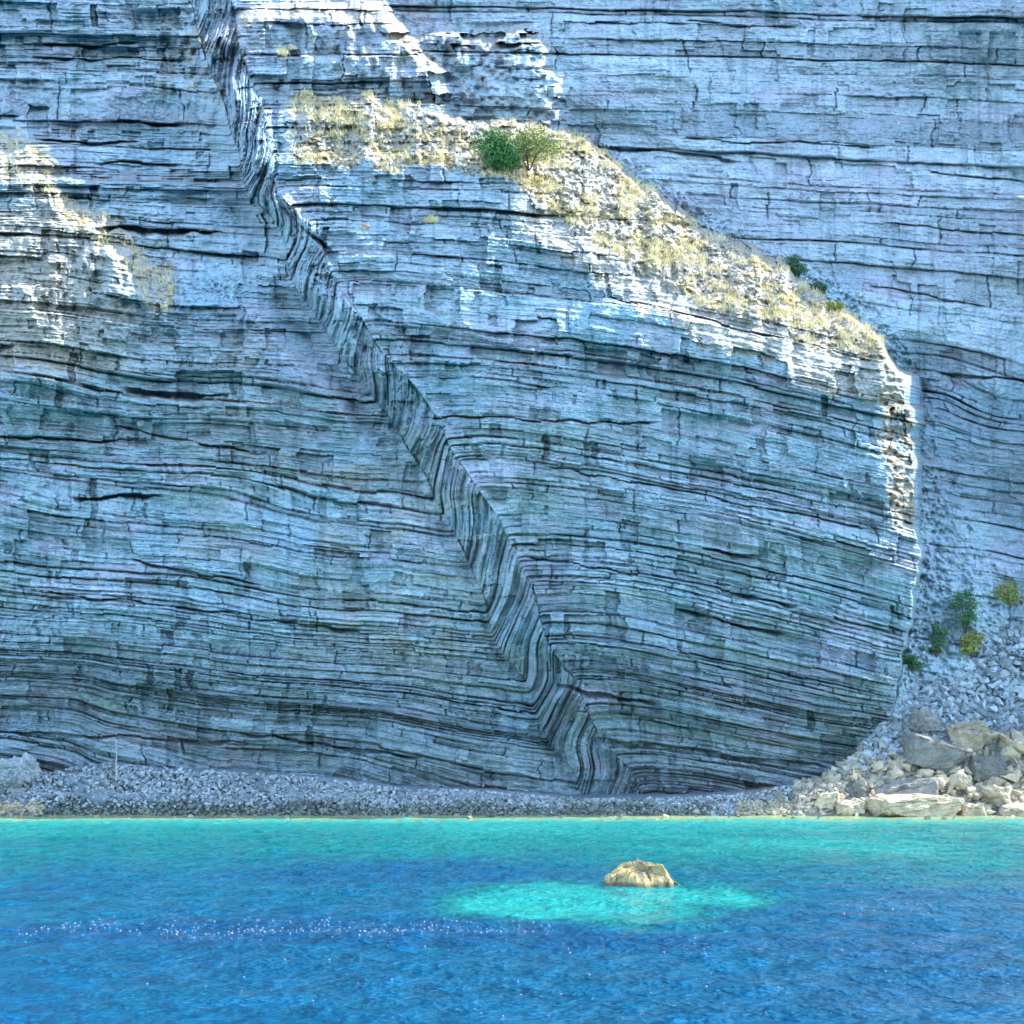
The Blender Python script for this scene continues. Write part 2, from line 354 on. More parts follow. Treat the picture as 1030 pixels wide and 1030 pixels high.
streak = sm(fbm(U/5, V/60, 141), .1, .9); tone = tone*(1-.22*streak)
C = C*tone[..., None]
marl = np.clip(np.maximum((g0 > .5)*np.exp(-(e0/.9)**2), (g1 > .5)*np.exp(-(e1/.9)**2)), 0, 1)
C = C*(1-.45*marl[..., None])
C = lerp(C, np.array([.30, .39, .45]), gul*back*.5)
C = lerp(C, crm, np.clip(slope_top*.9+shl*.7, 0, 1))
C = lerp(C, crm, sm(vT+42+8*fbm(U/12, V/12, 155)-V, 0, 8)*sm(U, 495, 540)*(1-sm(U, 880, 895))*(1-back)*.75)
C = lerp(C, crm, lsh*sm(V, 195, 220)*(1-sm(V+12*fbm(U/20, V/15, 157), 365, 385))*(1-back)*.8)
C = lerp(C, crm, np.clip(crag, 0, 1)*sm(fbm(U/9, V/12, 159), .0, .3)*.6)
C = lerp(C, straw, np.clip(slope_top*sm(fbm(U/16, V/9, 151), -.05, .45)*.9+.5*shl*sm(fbm(U/14, V/8, 153), .1, .5), 0, 1))
edge = sm(U-uE, -3, 3)*(1-sm(U-uE2, 0, 4))*(1-back)*sm(V, 340, 350)*(1-sm(V, 525, 545))
C = lerp(C, np.array([.42, .35, .26]), np.clip(edge*(.7+.5*fbm(U/7, V/5, 165)), 0, .95))  # end facet painted warm tan so its sunlit side reads cream
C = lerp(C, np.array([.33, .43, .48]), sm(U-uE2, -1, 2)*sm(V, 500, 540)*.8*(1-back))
flank = sm(U-uE2, -2, 3)*(1-sm(U-uE2, 24, 34))*sm(V, 345, 370)*(1-sm(V, 690, 720))
Yf = Yf+flank*(.35*vn(U/6, V/5, 173)+.22*vn(U/2.6, V/2.4, 174))
Yf = Yf+edge*(.5*vn(U/5, V/4, 167)+.3*vn(U/2.5, V/2.2, 168))
t2top = sm(vT2-V, -2, 3)*(1-sm(vT2-V, 14, 22))*sm(U, 235, 245)*(1-sm(U, 430, 440))
C = lerp(C, crm, np.clip(t2top*.8, 0, 1))
dYv = np.gradient(Yf, vs_, axis=0); upf = sm(-dYv, .10, .5)      # warm tan painted on up-facing ledges so sunlit rock reads cream
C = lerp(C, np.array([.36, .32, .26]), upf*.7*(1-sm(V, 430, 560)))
C = np.clip(C, .02, .8)
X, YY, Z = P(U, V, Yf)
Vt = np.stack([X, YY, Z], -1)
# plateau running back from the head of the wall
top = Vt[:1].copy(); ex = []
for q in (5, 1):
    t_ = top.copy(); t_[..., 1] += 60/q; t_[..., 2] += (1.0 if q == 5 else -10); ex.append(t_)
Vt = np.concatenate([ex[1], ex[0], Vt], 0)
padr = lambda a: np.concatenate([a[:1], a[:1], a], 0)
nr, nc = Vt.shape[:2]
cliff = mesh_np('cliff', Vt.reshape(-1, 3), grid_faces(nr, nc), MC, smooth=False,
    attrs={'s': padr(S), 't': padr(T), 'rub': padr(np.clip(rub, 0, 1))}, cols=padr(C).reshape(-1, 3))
tag(cliff, 'folded cliff of thin blue-grey limestone beds rising from the sea', 'cliff', kind='structure')

def samp(A, u, v):                             # bilinear lookup in the cliff field
    i = np.interp(u, us, np.arange(len(us))); j = np.interp(v, vs_, np.arange(len(vs_)))
    return A[int(round(float(j))), int(round(float(i)))]

# ------------------------------------------------------------------ shore: beach and talus
VTOP = [(-420, 740), (0, 782), (60, 778), (100, 768), (150, 774), (300, 783), (400, 795), (500, 799), (590, 806), (690, 805), (760, 799), (830, 786), (862, 762), (895, 716), (935, 662), (958, 625), (985, 604), (1030, 588), (1450, 470)]
us2 = np.concatenate([np.arange(-420, -20, 6.0), np.arange(-20, 1050, 1.3), np.arange(1050, 1450, 6.0)])
vmin = ip(us2, VTOP, 4)
rows = 240
tt = np.linspace(0, 1, rows)[:, None]
U2 = np.broadcast_to(us2, (rows, len(us2)))
V2 = 836+(vmin-836)*tt
def shoreY(u, v):
    return 100.1+.060*(820-v)
Ysh = shoreY(U2, V2)+(.45*fbm(U2/14, V2/9, 201)+.25*vn(U2/3, V2/2.5, 203))*sm(820-V2, 0, 20)
Ysh = Ysh+.4*fbm(U2/60, V2/40, 207)*sm(820-V2, 10, 60)
X2, Y2, Z2 = P(U2, V2, Ysh)
Vs = np.stack([X2, Y2, Z2], -1)
back_row = Vs[-1:].copy(); back_row[..., 1] += 14; back_row[..., 2] += 1.0
Vs = np.concatenate([Vs, back_row], 0)
cs = np.broadcast_to(np.array([.25, .31, .345]), Vs.shape).copy()
cs[:-1] = cs[:-1]*(1+.3*fbm(U2/20, V2/12, 205))[..., None]
lowm = (sm(V2, 800, 812)*(U2 > 40)*(1-sm(U2, 690, 760)))
cs[:-1] = lerp(cs[:-1], np.array([.07, .10, .085]), lowm)
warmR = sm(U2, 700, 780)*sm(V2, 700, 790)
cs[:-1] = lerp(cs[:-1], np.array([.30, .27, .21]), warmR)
nr2, nc2 = Vs.shape[:2]
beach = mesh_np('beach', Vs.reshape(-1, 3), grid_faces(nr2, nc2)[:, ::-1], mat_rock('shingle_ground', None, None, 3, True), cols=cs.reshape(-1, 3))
tag(beach, 'steep stony beach and debris slope at the foot of the cliff', 'beach', kind='structure')

# ------------------------------------------------------------------ rock shapes
def hull(npts, sx, sy, sz, q, pw=.6):
    bm = bmesh.new()
    for i in range(npts):
        p = q.normal(0, 1, 3); p /= np.linalg.norm(p)
        p = np.sign(p)*np.abs(p)**pw
        bm.verts.new((p[0]*sx*q.uniform(.8, 1.05), p[1]*sy*q.uniform(.8, 1.05), p[2]*sz*q.uniform(.8, 1.05)))
    r_ = bmesh.ops.convex_hull(bm, input=bm.verts)
    junk = list({g for g in r_['geom_interior']+r_['geom_unused'] if isinstance(g, bmesh.types.BMVert)})
    if junk: bmesh.ops.delete(bm, geom=junk, context='VERTS')
    return bm
def rough_bm(bm, q, bev=.06, cuts=2, amp=.05):
    bmesh.ops.bevel(bm, geom=bm.edges[:], offset=bev, segments=1, affect='EDGES')
    bmesh.ops.triangulate(bm, faces=bm.faces[:])
    for c in range(cuts):
        bmesh.ops.subdivide_edges(bm, edges=[e for e in bm.edges if e.calc_length() > .22], cuts=1, use_grid_fill=True)
    bmesh.ops.triangulate(bm, faces=bm.faces[:])
    P0 = np.array([v.co[:] for v in bm.verts]); o = q.uniform(0, 50, 3)
    n_ = fbm(P0[:, 0]*2.2+o[0], P0[:, 1]*2.2+P0[:, 2]*1.3+o[1], 5, 3)*amp+fbm(P0[:, 0]*6+o[2], P0[:, 2]*6+P0[:, 1]*4, 6, 2)*amp*.5
    bm.normal_update()
    for v, n in zip(bm.verts, n_): v.co += v.normal*float(n)
def bm_obj(name, bm, mat, parent=None):
    me = bpy.data.meshes.new(name); bm.to_mesh(me); bm.free(); me.materials.append(mat)
    o = bpy.data.objects.new(name, me); col.objects.link(o)
    if parent: o.parent = parent
    return o
M_SUN = mat_rock('sunlit_limestone', (.58, .48, .33), (.30, .25, .19))  # limestone with the cream of sunlight put into its base colour
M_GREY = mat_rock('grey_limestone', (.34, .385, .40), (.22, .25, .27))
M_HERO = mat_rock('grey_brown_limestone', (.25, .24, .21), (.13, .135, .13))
M_ALG = mat_rock('algae_rock', (.16, .18, .14), (.05, .07, .05))
q = np.random.default_rng(5)
ROCKM = []
for i in range(12):
    bm = hull(int(q.integers(9, 16)), 1, q.uniform(.6, .9), q.uniform(.45, .8), q); rough_bm(bm, q, .05, 1, .035)
    me = bpy.data.meshes.new('rock_shape'); bm.to_mesh(me); bm.free(); ROCKM.append(me)
def variant(mat, i):
    key = (mat.name, i)
    if key not in variant.c:
        me = ROCKM[i].copy(); me.materials.append(mat); me.name = 'rock_shape'; variant.c[key] = me
    return variant.c[key]
variant.c = {}
def rock(name, u, v, wpx, mat, label, group=None, cat='rock', Yoff=0, sink=.0, ratio=(1, 1, 1), rot=None, i=None, Yd=None):
    Yd = shoreY(u, v) if Yd is None else Yd
    x, y, z = P(u, v, Yd+Yoff); s = wpx/F*Yd/2
    o = bpy.data.objects.new(name, variant(mat, i if i is not None else int(q.integers(0, 12)))); col.objects.link(o)
    o.location = (x, y, z-sink*s); o.scale = (s*ratio[0], s*ratio[1], s*ratio[2])
    o.rotation_euler = rot if rot else (q.uniform(-.5, .5), q.uniform(-.5, .5), q.uniform(0, 6.3))
    return tag(o, label, cat, group)

# hero boulders on the right, each its own mesh: (u0,v0,u1,v1, material, label, tilt, depth ratio)
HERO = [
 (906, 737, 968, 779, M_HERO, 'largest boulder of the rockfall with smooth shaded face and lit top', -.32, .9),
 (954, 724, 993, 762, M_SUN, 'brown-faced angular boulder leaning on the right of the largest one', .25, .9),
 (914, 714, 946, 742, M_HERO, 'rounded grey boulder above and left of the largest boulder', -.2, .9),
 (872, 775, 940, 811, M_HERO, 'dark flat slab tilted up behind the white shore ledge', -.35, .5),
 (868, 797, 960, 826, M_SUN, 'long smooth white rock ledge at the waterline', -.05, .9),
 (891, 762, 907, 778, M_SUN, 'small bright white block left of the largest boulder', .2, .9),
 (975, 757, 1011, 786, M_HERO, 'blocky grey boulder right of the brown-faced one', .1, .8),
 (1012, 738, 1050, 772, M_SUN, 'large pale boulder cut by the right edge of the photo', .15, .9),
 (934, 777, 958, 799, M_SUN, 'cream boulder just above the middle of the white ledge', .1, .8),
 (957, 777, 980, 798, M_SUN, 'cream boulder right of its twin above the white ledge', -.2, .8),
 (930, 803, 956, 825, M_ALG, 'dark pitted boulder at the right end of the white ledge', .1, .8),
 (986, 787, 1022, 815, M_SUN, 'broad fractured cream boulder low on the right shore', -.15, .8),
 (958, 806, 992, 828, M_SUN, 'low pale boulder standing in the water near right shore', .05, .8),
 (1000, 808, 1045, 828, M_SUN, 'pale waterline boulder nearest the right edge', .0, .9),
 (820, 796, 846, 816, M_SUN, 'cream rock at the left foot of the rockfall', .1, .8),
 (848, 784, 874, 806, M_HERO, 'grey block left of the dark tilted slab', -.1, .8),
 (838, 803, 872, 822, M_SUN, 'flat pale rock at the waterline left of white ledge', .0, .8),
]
for (a, b, c_, e, mt, lb, tl, dr) in HERO:
    uc, vc = (a+c_)/2, (b+e)/2
    Yd = shoreY(uc, vc)-.5
    sx = (c_-a)/2/F*Yd; sz = (e-b)/2/F*Yd
    bm = hull(int(q.integers(13, 19)), sx*1.08, max(sx, sz)*dr, sz*.92, q, .38); rough_bm(bm, q, sx*.03, 3, .20*min(1, sx))
    o = bm_obj('boulder', bm, mt); o.location = P(uc, vc, Yd); o.rotation_euler = (q.uniform(-.15, .15), tl*-.6, q.uniform(-.25, .25))
    tag(o, lb, 'boulder')
# boulder mound at the left edge
bm = hull(22, 2.0, 1.6, 1.35, q); rough_bm(bm, q, .1, 3, .25)
o = bm_obj('boulder', bm, M_GREY); o.location = P(18, 776, 102.0); tag(o, 'rugged grey boulder heap against the cliff at the left edge', 'boulder')
for (u_, v_, w_, lb) in ((14, 812, 26, 'pale yellowish waterline rock at the left end of the beach'), (36, 813, 18, 'second pale waterline rock from the left end'), (22, 797, 22, 'flat grey slab lying on the beach at far left')):
    rock('beach_rock', u_, v_, w_, M_GREY if v_ < 800 else M_SUN, lb, ratio=(1, .8, .55), rot=(.1, 0, .3))

nind = 0
used = [(a, b, c_, e) for (a, b, c_, e, *_r) in HERO]
def in_hero(u, v): return any(a+7 < u < c_-7 and b+6 < v < e-5 for (a, b, c_, e) in used)
# sunlit rockfall
while nind < 175:
    u = q.uniform(855, 1050); v = q.uniform(732, 824)
    if v < 732+(1030-u)*.25 or in_hero(u, v): continue
    wv = 7+20*q.uniform(0, 1)**1.8
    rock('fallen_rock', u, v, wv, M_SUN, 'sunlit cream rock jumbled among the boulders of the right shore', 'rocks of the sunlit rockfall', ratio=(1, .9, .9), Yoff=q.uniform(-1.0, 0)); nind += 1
for i in range(24):
    u = 705+i*6.6+q.uniform(-3, 3); v = 817+q.uniform(-3, 1.5)
    rock('shore_rock', u, v, q.uniform(7, 19), M_SUN, 'low cream rock in the row along the waterline below the talus', 'cream rocks along the waterline', ratio=(1, .8, .55), rot=(0, 0, q.uniform(0, 6)))
for i in range(40):
    u = q.uniform(860, 1045); vt_ = float(ip(np.array([u]), VTOP, 4)[0]); v = q.uniform(vt_+8, max(vt_+12, 742-(u-900)*.05))
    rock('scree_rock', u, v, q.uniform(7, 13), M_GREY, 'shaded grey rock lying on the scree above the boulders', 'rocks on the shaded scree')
for i in range(95):
    u = q.uniform(-15, 700); vt_ = float(ip(np.array([u]), VTOP, 4)[0])
    v = q.uniform(min(vt_+5, 806), 810)
    al = v > 805
    rock('beach_stone', u, v, q.uniform(7, 13), M_GREY, 'grey stone lying on the beach under the folded cliff', 'larger stones on the beach', ratio=(1, .8, .7))

# loose stones nobody could count
def scatter(name, pts, mat, label, tints):
    Vv = []; Ff = []; Cc = []; off = 0
    tmpl = []
    for i in range(8):
        bm = hull(9, 1, .75, .6, q); bmesh.ops.triangulate(bm, faces=bm.faces[:])
        bm.verts.ensure_lookup_table(); bm.verts.index_update()
        tmpl.append((np.array([v.co[:] for v in bm.verts]), np.array([[v.index for v in f.verts] for f in bm.faces]))); bm.free()
    for (u, v, wpx, Yd), c in zip(pts, tints):
        tv, tf = tmpl[int(q.integers(0, 8))]
        e = Euler((q.uniform(-.7, .7), q.uniform(-.7, .7), q.uniform(0, 6.3))).to_matrix()
        vv = (tv @ np.array(e).T)*(wpx/F*Yd/2)+np.array(P(u, v, Yd))
        Vv.append(vv); Ff.append(tf+off); off += len(tv); Cc.append(np.broadcast_to(c, tv.shape))
    o = mesh_np(name, np.concatenate(Vv), np.concatenate(Ff), mat, cols=np.concatenate(Cc))
    return tag(o, label, 'loose stones', kind='stuff')
M_STUFF = mat_rock('loose_stone', None, None, 2, True, bump=.12)
pts = []; tn = []
for i in range(9000):
    u = q.uniform(-60, 860); vt_ = float(np.interp(u, [p[0] for p in VTOP], [p[1] for p in VTOP]))
    v = q.uniform(min(vt_-2, 815), 821); dk = v+q.normal(0, 3)+3*math.sin(u/23)+2*math.sin(u/9.1) > 809 and 45 < u < 715
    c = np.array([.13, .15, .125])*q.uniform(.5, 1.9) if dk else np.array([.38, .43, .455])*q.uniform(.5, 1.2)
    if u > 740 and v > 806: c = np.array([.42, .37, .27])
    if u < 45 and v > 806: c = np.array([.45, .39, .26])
    pts.append((u, v, q.uniform(2.5, 7.5), shoreY(u, v)-.08)); tn.append(c)
for i in range(170):
    u = q.uniform(-20, 1040); v = 820+abs(q.normal(0, 2.0)); pts.append((u, v, q.uniform(4, 11), F*(CH+.05)/(v-HV)))
    tn.append(np.array([.40, .36, .22])*q.uniform(.4, 1.1) if q.uniform() < .6 else np.array([.12, .13, .09]))
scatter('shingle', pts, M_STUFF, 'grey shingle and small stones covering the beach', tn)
pts = []; tn = []
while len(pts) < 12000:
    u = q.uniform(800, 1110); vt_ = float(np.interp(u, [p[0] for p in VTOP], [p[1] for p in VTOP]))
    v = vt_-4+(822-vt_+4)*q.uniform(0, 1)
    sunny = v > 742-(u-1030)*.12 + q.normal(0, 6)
    c = (np.array([.42, .375, .29]) if sunny else np.array([.37, .43, .46]))*q.uniform(.55, 1.25)  # light painted into the stones: cream in sun, blue-grey in shade
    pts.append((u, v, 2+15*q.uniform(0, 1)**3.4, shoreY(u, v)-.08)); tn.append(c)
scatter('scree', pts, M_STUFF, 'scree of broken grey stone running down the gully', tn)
# debris on the upper slopes behind the ridge and on the apron
pts = []; tn = []
while len(pts) < 4600:
    u = q.uniform(150, 930); v = q.uniform(120, 700); rr = samp(rub, u, v)
    if q.uniform() > rr*1.1: continue
    pts.append((u, v, q.uniform(1.8, 6), samp(Yf, u, v)-.05)); c = samp(C, u, v)
    tn.append(np.clip(c*q.uniform(.8, 1.35), 0, .75))
scatter('ledge_debris', pts, M_STUFF, 'loose broken stone lying on the upper slopes and ledges', tn)

# ------------------------------------------------------------------ single rocks on the cliff
for (u, v, w_, lb) in ((367, 228, 15, 'lone pale round rock perched on the shaded face below the ridge'), (295, 47, 14, 'yellowish rock sitting on the high ledge at upper left'),
                       (128, 421, 12, 'pale block resting on a ledge of the left cliff wall'), (143, 426, 11, 'flat block beside the pale one on the left wall ledge')):
    rock('ledge_rock', u, v, w_, M_SUN if v < 300 and u < 400 else M_GREY, lb, Yd=float(samp(Yf, u, v))-.35, ratio=(1, .8, .75))

# ------------------------------------------------------------------ sea rock
def sea_point(u, v): Yw = F*CH/(v-HV); return (u-CU)/F*Yw, Yw
rx, ry = sea_point(646, 889)
n = 90; ph = np.linspace(0, 2*np.pi, 2*n, endpoint=False); rr = np.linspace(0, 1, n)
PH, RR = np.meshgrid(ph, rr)
pxs = F/ry
X3 = RR*np.cos(PH)*1.0; Y3 = RR*np.sin(PH)
prof = ip(X3, [(-1, 0), (-.9, .34), (-.68, .55), (-.45, .88), (-.15, 1.02), (.15, 1.0), (.32, .92), (.5, .6), (.66, .36), (.85, .12), (1, 0)])
prof = prof*.92
hh = prof*np.clip(1-(np.abs(Y3)/1.0)**2.2, 0, 1)**.6*1.12
hh = hh+(.13*fbm(X3*2.5, Y3*2.5, 301)-.26*np.exp(-(fbm(X3*3.2, Y3*2.2, 302)/.09)**2)+.07*fbm(X3*9, Y3*9, 303)+.04*vn(X3*28, Y3*28, 305))*(1-RR**4)
zz = hh-.18-.5*sm(RR, .8, 1)
XX = rx+X3*44/pxs+.25*zz*vn(Y3*3, X3*2, 307); YY3 = ry+Y3*1.1+.25*vn(X3*5, Y3*3, 309)
V3 = np.stack([XX, YY3, zz], -1)
cc = np.broadcast_to(np.array([.52, .38, .16]), V3.shape).copy()
cc = lerp(cc, np.array([.20, .14, .08]), np.clip(np.exp(-(fbm(X3*3.2, Y3*2.2, 302)/.13)**2)*.75+sm(fbm(X3*3+4, Y3*2+zz*4, 311), .2, .5)*.6, 0, 1))
cc = lerp(cc, np.array([.10, .085, .045]), (1-sm(zz+.05*vn(X3*9, Y3*9, 313), .06, .16))*.85)
idx = np.arange(n*2*n).reshape(n, 2*n); idn = np.roll(idx, -1, 1)
ff = np.stack([idx[:-1], idx[1:], idn[1:], idn[:-1]], -1).reshape(-1, 4)
o = mesh_np('sea_rock', V3.reshape(-1, 3), ff, mat_rock('tide_rock', None, None, 2.5, True, bump=.12), cols=cc.reshape(-1, 3))
tag(o, 'ochre rock standing out of the sea in front of the cliff', 'rock')

# ------------------------------------------------------------------ water
ua = np.concatenate([np.array([-3000, -1500, -700, -350, -220, -150, -110, -80]), np.arange(-60, 60.01, .30), np.array([80, 110, 150, 220, 350, 700, 1500, 3000])])
ya = np.concatenate([np.array([-4000, -1500, -600, -200, -80, -30, 0, 8]), np.arange(12, 104, .30), np.array([106, 110])])
XW, YW = np.meshgrid(ua, ya)
vw = HV+F*CH/np.maximum(YW, 8); uw = CU+F*XW/np.maximum(YW, 8)
inw = sm(YW, 12, 16)*(1-sm(np.abs(XW), 50, 58))
zw = (.09*fbm(XW/3.0, YW/1.6, 401, 3)+.03*fbm(XW/1.1, YW/.8, 405, 2))*inw*(1-sm(YW, 90, 100)*.6)
# depth of the sea bed under the surface, metres
dep = ip(YW, [(-5000, 14), (10, 13), (30, 11.0), (42, 9.0), (50, 7.4), (58, 5.0), (67, 3.7), (78, 2.9), (87, 2.1), (92, 1.0), (96, .35), (99, .1), (104, 0)])
dep = dep+(2.4*fbm(XW/11, YW/14, 411)+.9*fbm(XW/3.5, YW/5, 415))*sm(dep, .8, 5)
def reef(u0, v0, ru, rv, dd):
    x0, y0 = sea_point(u0, v0); rxm = ru/F*y0; ryt = F*CH/(v0-rv-HV)-y0; ryb = y0-F*CH/(v0+rv-HV)
    q_ = np.sqrt(((XW-x0)/rxm)**2+(np.where(YW > y0, (YW-y0)/ryt, (YW-y0)/ryb))**2)+.22*fbm(XW/2, YW/3, 421)+.10*vn(XW*2, YW*1.5, 423)
    return dd*(1-sm(q_, .45, 1.12))
dep0 = dep
dep = dep-np.maximum.reduce([reef(560, 909, 125, 26, 8.0), reef(640, 918, 110, 23, 7.0), reef(710, 902, 90, 16, 7.4), reef(662, 897, 66, 13, 8.2)])
dep = dep+reef(90, 888, 110, 12, 2.5)*.5+reef(400, 878, 200, 13, 4)+reef(300, 938, 340, 15, 8)+reef(620, 950, 130, 9, 3)+reef(870, 950, 160, 20, 2.0)-reef(850, 885, 160, 8, 1.2)-reef(100, 925, 90, 10, .8)
dep = np.where(YW < 80, np.maximum(dep, np.minimum(dep0, 1.9+.5*fbm(XW/3, YW/4, 431))), dep)
dep = np.clip(dep, 0.0, 14)
m, N, L, B = new_mat('sea_water')
ad = N.new('ShaderNodeAttribute'); ad.attribute_name = 'depth'
g = N.new('ShaderNodeTexCoord')
mp = N.new('ShaderNodeMapping'); mp.inputs['Scale'].default_value = (1.0, 1.0, 1); L.new(g.outputs['Object'], mp.inputs[0])
mp2 = N.new('ShaderNodeMapping'); mp2.inputs['Scale'].default_value = (1.0, 2.1, 1); mp2.inputs['Rotation'].default_value = (0, 0, .12); L.new(g.outputs['Object'], mp2.inputs[0])
nw1 = noise(N, L, mp.outputs[0], .9, 3, .6); nw2 = noise(N, L, mp2.outputs[0], 3.0, 4, .62); nw3 = noise(N, L, mp2.outputs[0], .30, 3, .5)
jd = mth(N, L, 'ADD', ad.outputs['Fac'], mth(N, L, 'MULTIPLY', mth(N, L, 'SUBTRACT', nw1, .5), 4.0))
jd = mth(N, L, 'ADD', jd, mth(N, L, 'MULTIPLY', mth(N, L, 'SUBTRACT', nw2, .5), 1.3))
f = mth(N, L, 'DIVIDE', jd, 14.0)
cw = ramp(N, L, f, [(0.0, (.44, .42, .20)), (.045, (.16, .36, .20)), (.10, (.012, .30, .27)), (.24, (.0, .165, .158)), (.42, (.0, .118, .15)), (.66, (.0, .088, .16)), (1.0, (.0, .064, .148))])
crest = mth(N, L, 'ADD', mth(N, L, 'MULTIPLY', nw1, .5), mth(N, L, 'MULTIPLY', nw2, .5))
cw = mixc(N, L, cw, ramp(N, L, crest, [(.36, .58), (.48, .93), (.54, 1.12), (.66, 1.9)]), 1.0, 'MULTIPLY')  # wave light and shade painted in: lighter crests, darker troughs
L.new(cw, B.inputs['Base Color']); B.inputs['Roughness'].default_value = .12; B.inputs['IOR'].default_value = 1.33
B.inputs['Specular IOR Level'].default_value = .22
h = mth(N, L, 'ADD', mth(N, L, 'MULTIPLY', nw1, 1.0), mth(N, L, 'MULTIPLY', nw2, .38))
b = N.new('ShaderNodeBump'); b.inputs['Strength'].default_value = 1; b.inputs['Distance'].default_value = 1.0
L.new(h, b.inputs['Height']); L.new(b.outputs[0], B.inputs['Normal'])
sea = mesh_np('sea', np.stack([XW, YW, zw], -1).reshape(-1, 3), grid_faces(*XW.shape)[:, ::-1], m, smooth=True, attrs={'depth': dep})
tag(sea, 'turquoise to deep blue sea', 'sea', kind='structure')
sb = mesh_np('seabed', [(-3000, -4000, -15), (3000, -4000, -15), (3000, 200, -15), (-3000, 200, -15)], [(0, 1, 2, 3)], M_GREY)
tag(sb, 'sea bed under the water', 'sea bed', kind='structure')

# ------------------------------------------------------------------ sun glints, built as small pale flecks
Vv = []; Ff = []; off = 0
def fleck(u, v, s):
    global off
    x, y = sea_point(u, v); n_ = 6; zb = float(zw[int(np.argmin(np.abs(ya-y))), int(np.argmin(np.abs(ua-x)))])+.012
    a = np.linspace(0, 2*np.pi, n_, endpoint=False)+q.uniform(0, 1)
    rw = s*q.uniform(.6, 1.3, n_)
    ring = np.stack([x+np.cos(a)*rw*1.3, y+np.sin(a)*rw*2, np.full(n_, zb)], -1)
    low = ring.copy(); low[:, 2] = zb-.06; low[:, :2] = (x, y)+(ring[:, :2]-(x, y))*1.15
    Vv.append(np.concatenate([[(x, y, zb+s*.3)], ring, low]))
    for i in range(n_):
        j = (i+1) % n_; Ff.append((off, off+1+i, off+1+j)); Ff.append((off+1+i, off+1+n_+i, off+1+n_+j)); Ff.append((off+1+i, off+1+n_+j, off+1+j))
    off += 1+2*n_
for (a, b_, v0, n_) in ((15, 50, 938, 16), (60, 150, 931, 46), (160, 345, 936, 150), (345, 560, 934, 170), (845, 940, 912, 50), (560, 1010, 955, 40)):
    for i in range(n_): fleck(q.uniform(a, b_), v0+q.normal(0, 5), q.uniform(.008, .021))
for i in range(42): fleck(q.uniform(120, 1030), q.uniform(945, 1022), q.uniform(.008, .018))
mf, N, L, B = new_mat('glint'); B.inputs['Base Color'].default_value = (.24, .27, .34, 1); B.inputs['Roughness'].default_value = .5
fo = mesh_np('glint', np.concatenate(Vv), np.array(Ff), mf); tag(fo, 'small pale flecks added as sun glints on the sea', 'glint', kind='stuff')

# ------------------------------------------------------------------ vegetation
def quads(centres, size, q, up=.3, asp=.45):
    n_ = len(centres); d1 = q.normal(0, 1, (n_, 3)); d1[:, 2] = np.abs(d1[:, 2])*up+.1; d1 /= np.linalg.norm(d1, axis=1)[:, None]
    d2 = np.cross(d1, q.normal(0, 1, (n_, 3))); d2 /= np.linalg.norm(d2, axis=1)[:, None]
    s = (size*q.uniform(.6, 1.4, n_))[:, None]
    Vq = np.stack([centres-d1*s, centres+d2*s*asp, centres+d1*s, centres-d2*s*asp], 1).reshape(-1, 3)
    return Vq, np.arange(4*n_).reshape(-1, 4)
L_GREEN = mat_leaf('dark_leaf', (.05, .16, .05), (.12, .27, .08)); L_OLIVE = mat_leaf('olive_leaf', (.22, .27, .08), (.36, .37, .13)); L_MID = mat_leaf('gully_leaf', (.05, .15, .07), (.10, .21, .09))
L_STRAW = mat_leaf('straw', (.66, .53, .22), (.74, .66, .38))
M_WOOD = mat_rock('bark', (.16, .12, .09), (.08, .06, .05), 4)
def stems(rad, hgt, q, n_=7):
    bm = bmesh.new()
    for i in range(n_):
        a = q.uniform(0, 6.28); e = Vector((math.cos(a)*rad*.6, math.sin(a)*rad*.6, hgt*q.uniform(.5, .8)))
        p0 = Vector((math.cos(a)*.05, math.sin(a)*.05, -.3)); mid = (p0+e)/2+Vector((0, 0, .12*hgt))
        prev = None
        for (p, r_) in ((p0, .06), (mid, .04), (e, .015)):
            ring = [bm.verts.new(p+Vector((math.cos(t)*r_, math.sin(t)*r_, 0))) for t in (0, 1.57, 3.14, 4.71)]
            if prev:
                for j in range(4): bm.faces.new((prev[j], prev[(j+1) % 4], ring[(j+1) % 4], ring[j]))
            prev = ring
    return bm
def shrub(u, v, wpx, hpx, Yd, leaf, label, nl=1500, lobes=9, size=.11, group=None):
    rad = wpx/F*Yd/2; hg = hpx/F*Yd
    root = bpy.data.objects.new('shrub', None); col.objects.link(root); x, y, z = P(u, v, Yd); root.location = (x, y, z); tag(root, label, 'shrub', group)
    cs_ = []
    for i in range(lobes):
        a = q.uniform(0, 6.28); rr_ = q.uniform(.1, .68)*rad; lr = q.uniform(.28, .5)*min(rad, hg)
        c = np.array([math.cos(a)*rr_, math.sin(a)*rr_*.8, q.uniform(.12, .8)*hg*(1-.4*(rr_/rad)**2)])
        dd = q.normal(0, 1, (nl//lobes, 3)); dd /= np.linalg.norm(dd, axis=1)[:, None]
        cs_.append(c+dd*lr*(q.uniform(.35, 1.1, (nl//lobes, 1)))*np.array([1.25, 1, .8]))
    Vq, Fq = quads(np.concatenate(cs_), size, q)
    mesh_np('foliage', Vq, Fq, leaf, root)
    bm_obj('stem', stems(rad, hg, q), M_WOOD, root)
    return root
yb = float(samp(Y, 505, 160))
shrub(500, 171, 54, 46, yb-1.2, L_GREEN, 'dense dark green bush on the grassy ridge of the spur', 6000, 18, .11)
shrub(532, 168, 66, 42, yb-.8, L_OLIVE, 'pale olive bush touching the dark green one on its right', 4200, 16, .11)
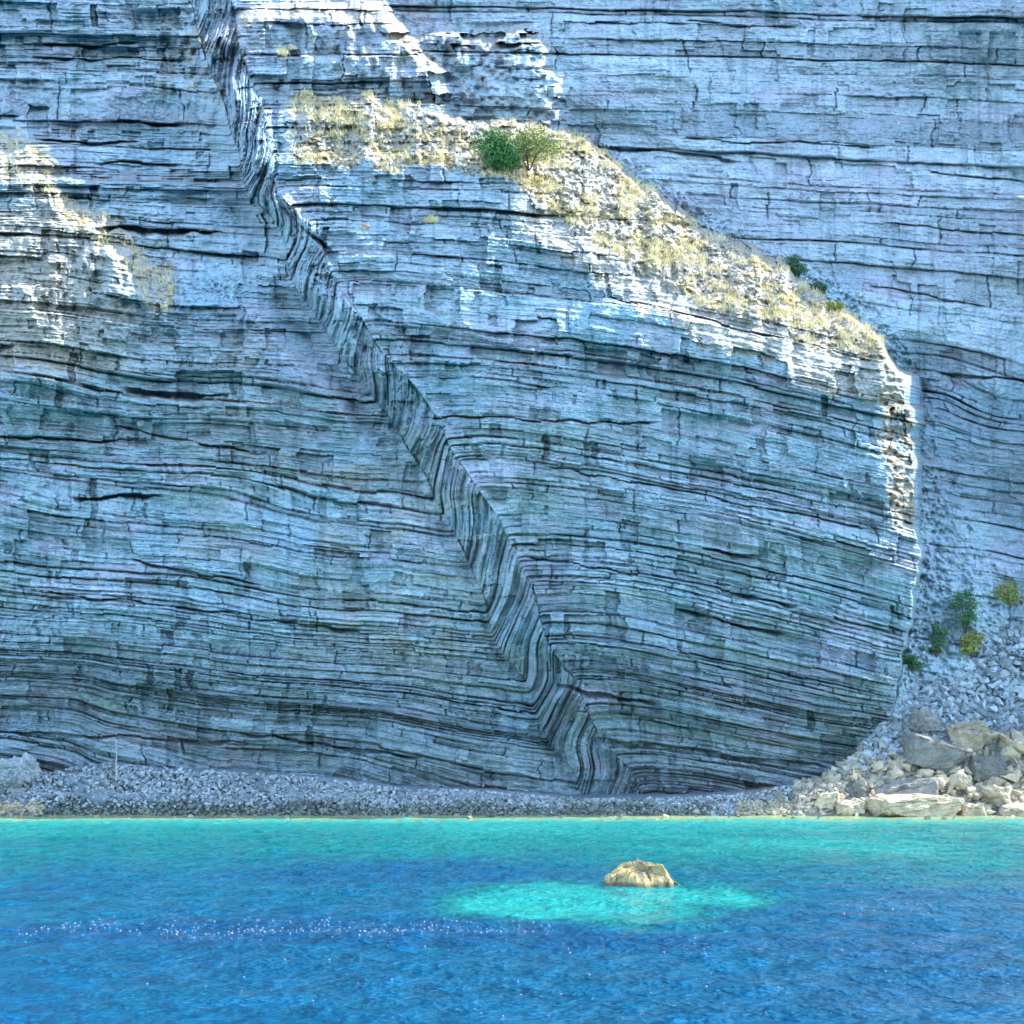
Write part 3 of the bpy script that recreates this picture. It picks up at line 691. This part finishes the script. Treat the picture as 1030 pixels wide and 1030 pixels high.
for (u, v, w_, h_, lf, lb) in ((797, 274, 24, 22, L_MID, 'faint green bush growing behind the ridge of the spur'), (838, 312, 16, 13, L_OLIVE, 'small yellow-green bush at the low end of the ridge'), (824, 293, 15, 12, L_MID, 'small dull green bush just behind the low ridge'),
      (971, 630, 30, 40, L_MID, 'tallest green bush at the head of the scree gully'), (942, 654, 27, 28, L_MID, 'round green bush against the spur foot beside the scree'), (978, 654, 24, 20, L_OLIVE, 'low olive bush on the scree below the tallest one'),
      (1014, 605, 34, 22, L_OLIVE, 'spreading olive bush high on the scree at the right edge'), (917, 668, 18, 12, L_MID, 'sparse low green bush at the left edge of the scree')):
    if v > 560:
        Yd = min(float(shoreY(u, v))-.2, float(samp(Yf, u, v))-.4)
    else: Yd = float(samp(Yf, u, v))-.5
    shrub(u, v+4, w_*1.35, h_*1.25, Yd-.3, lf, lb, 2200, 11, .10)

# dry grass over the sunlit slopes
cen = []
tries = 0
while len(cen) < 2300 and tries < 200000:
    tries += 1
    u = q.uniform(0, 890); v = q.uniform(60, 370)
    gm = samp(slope_top, u, v)*sm(float(vn(np.array(u/18.), np.array(v/8.), 501)), -.1, .4)+.22*samp(shl, u, v)
    if q.uniform() > gm: continue
    cen.append(P(u, v, float(samp(Yf, u, v))-.05))
cen = np.array(cen); nbl = 9
base = np.repeat(cen, nbl, 0)+q.normal(0, .12, (len(cen)*nbl, 3))*np.array([1, 1, .3])
hgt = q.uniform(.18, .5, len(base))[:, None]; ld = q.normal(0, .35, (len(base), 3))*hgt; ld[:, 2] = 0
wd = np.stack([np.cos(a_ := q.uniform(0, 6.28, len(base)))*.025, np.sin(a_)*.025, a_*0], -1)
tip = base+ld+np.concatenate([np.zeros((len(base), 2)), hgt], 1)
Vg = np.stack([base-wd, base+wd, tip+wd*.3, tip-wd*.3], 1).reshape(-1, 3)
gr = mesh_np('dry_grass', Vg, np.arange(len(Vg)).reshape(-1, 4), L_STRAW); tag(gr, 'dry straw-coloured grass over the sunlit ridge slope', 'grass', kind='stuff')
for (u, v, w_, lb) in ((434, 224, 22, 'dry straw tuft growing on the shaded face below the ridge'), (284, 56, 20, 'dry straw tuft on the high ledge at upper left')):
    Yd = float(samp(Yf, u, v))-.3; c0 = np.array([0, 0, 0.])
    b0 = q.normal(0, 1, (260, 3))*np.array([w_/F*Yd/7, .2, .05]); h0 = q.uniform(.25, .6, 260)[:, None]
    l0 = q.normal(0, .4, (260, 3))*h0; l0[:, 2] = 0; w0 = np.tile([.022, 0, 0], (260, 1)); t0 = b0+l0+np.concatenate([np.zeros((260, 2)), h0], 1)
    o = mesh_np('grass_tuft', np.stack([b0-w0, b0+w0, t0+w0*.3, t0-w0*.3], 1).reshape(-1, 3), np.arange(1040).reshape(-1, 4), L_STRAW)
    o.location = P(u, v, Yd); tag(o, lb, 'grass tuft')

# ------------------------------------------------------------------ bare post on the beach
bm = bmesh.new()
prev = None
for i, (dx, z_, r_) in enumerate(((.0, -.4, .10), (.03, .3, .085), (-.02, 1.0, .07), (.03, 1.8, .06), (.0, 2.5, .05), (-.03, 3.0, .035))):
    ring = [bm.verts.new((dx+math.cos(t)*r_, math.sin(t)*r_, z_)) for t in np.linspace(0, 2*np.pi, 8, endpoint=False)]
    if prev:
        for j in range(8): bm.faces.new((prev[j], prev[(j+1) % 8], ring[(j+1) % 8], ring[j]))
    prev = ring
bm.faces.new(prev)
o = bm_obj('driftwood_post', bm, mat_rock('bleached_wood', (.34, .35, .34), (.22, .23, .23), 3, bump=.03)); o.location = P(117, 780, 102.0)
tag(o, 'thin bleached upright post on the beach by the cliff foot', 'post')
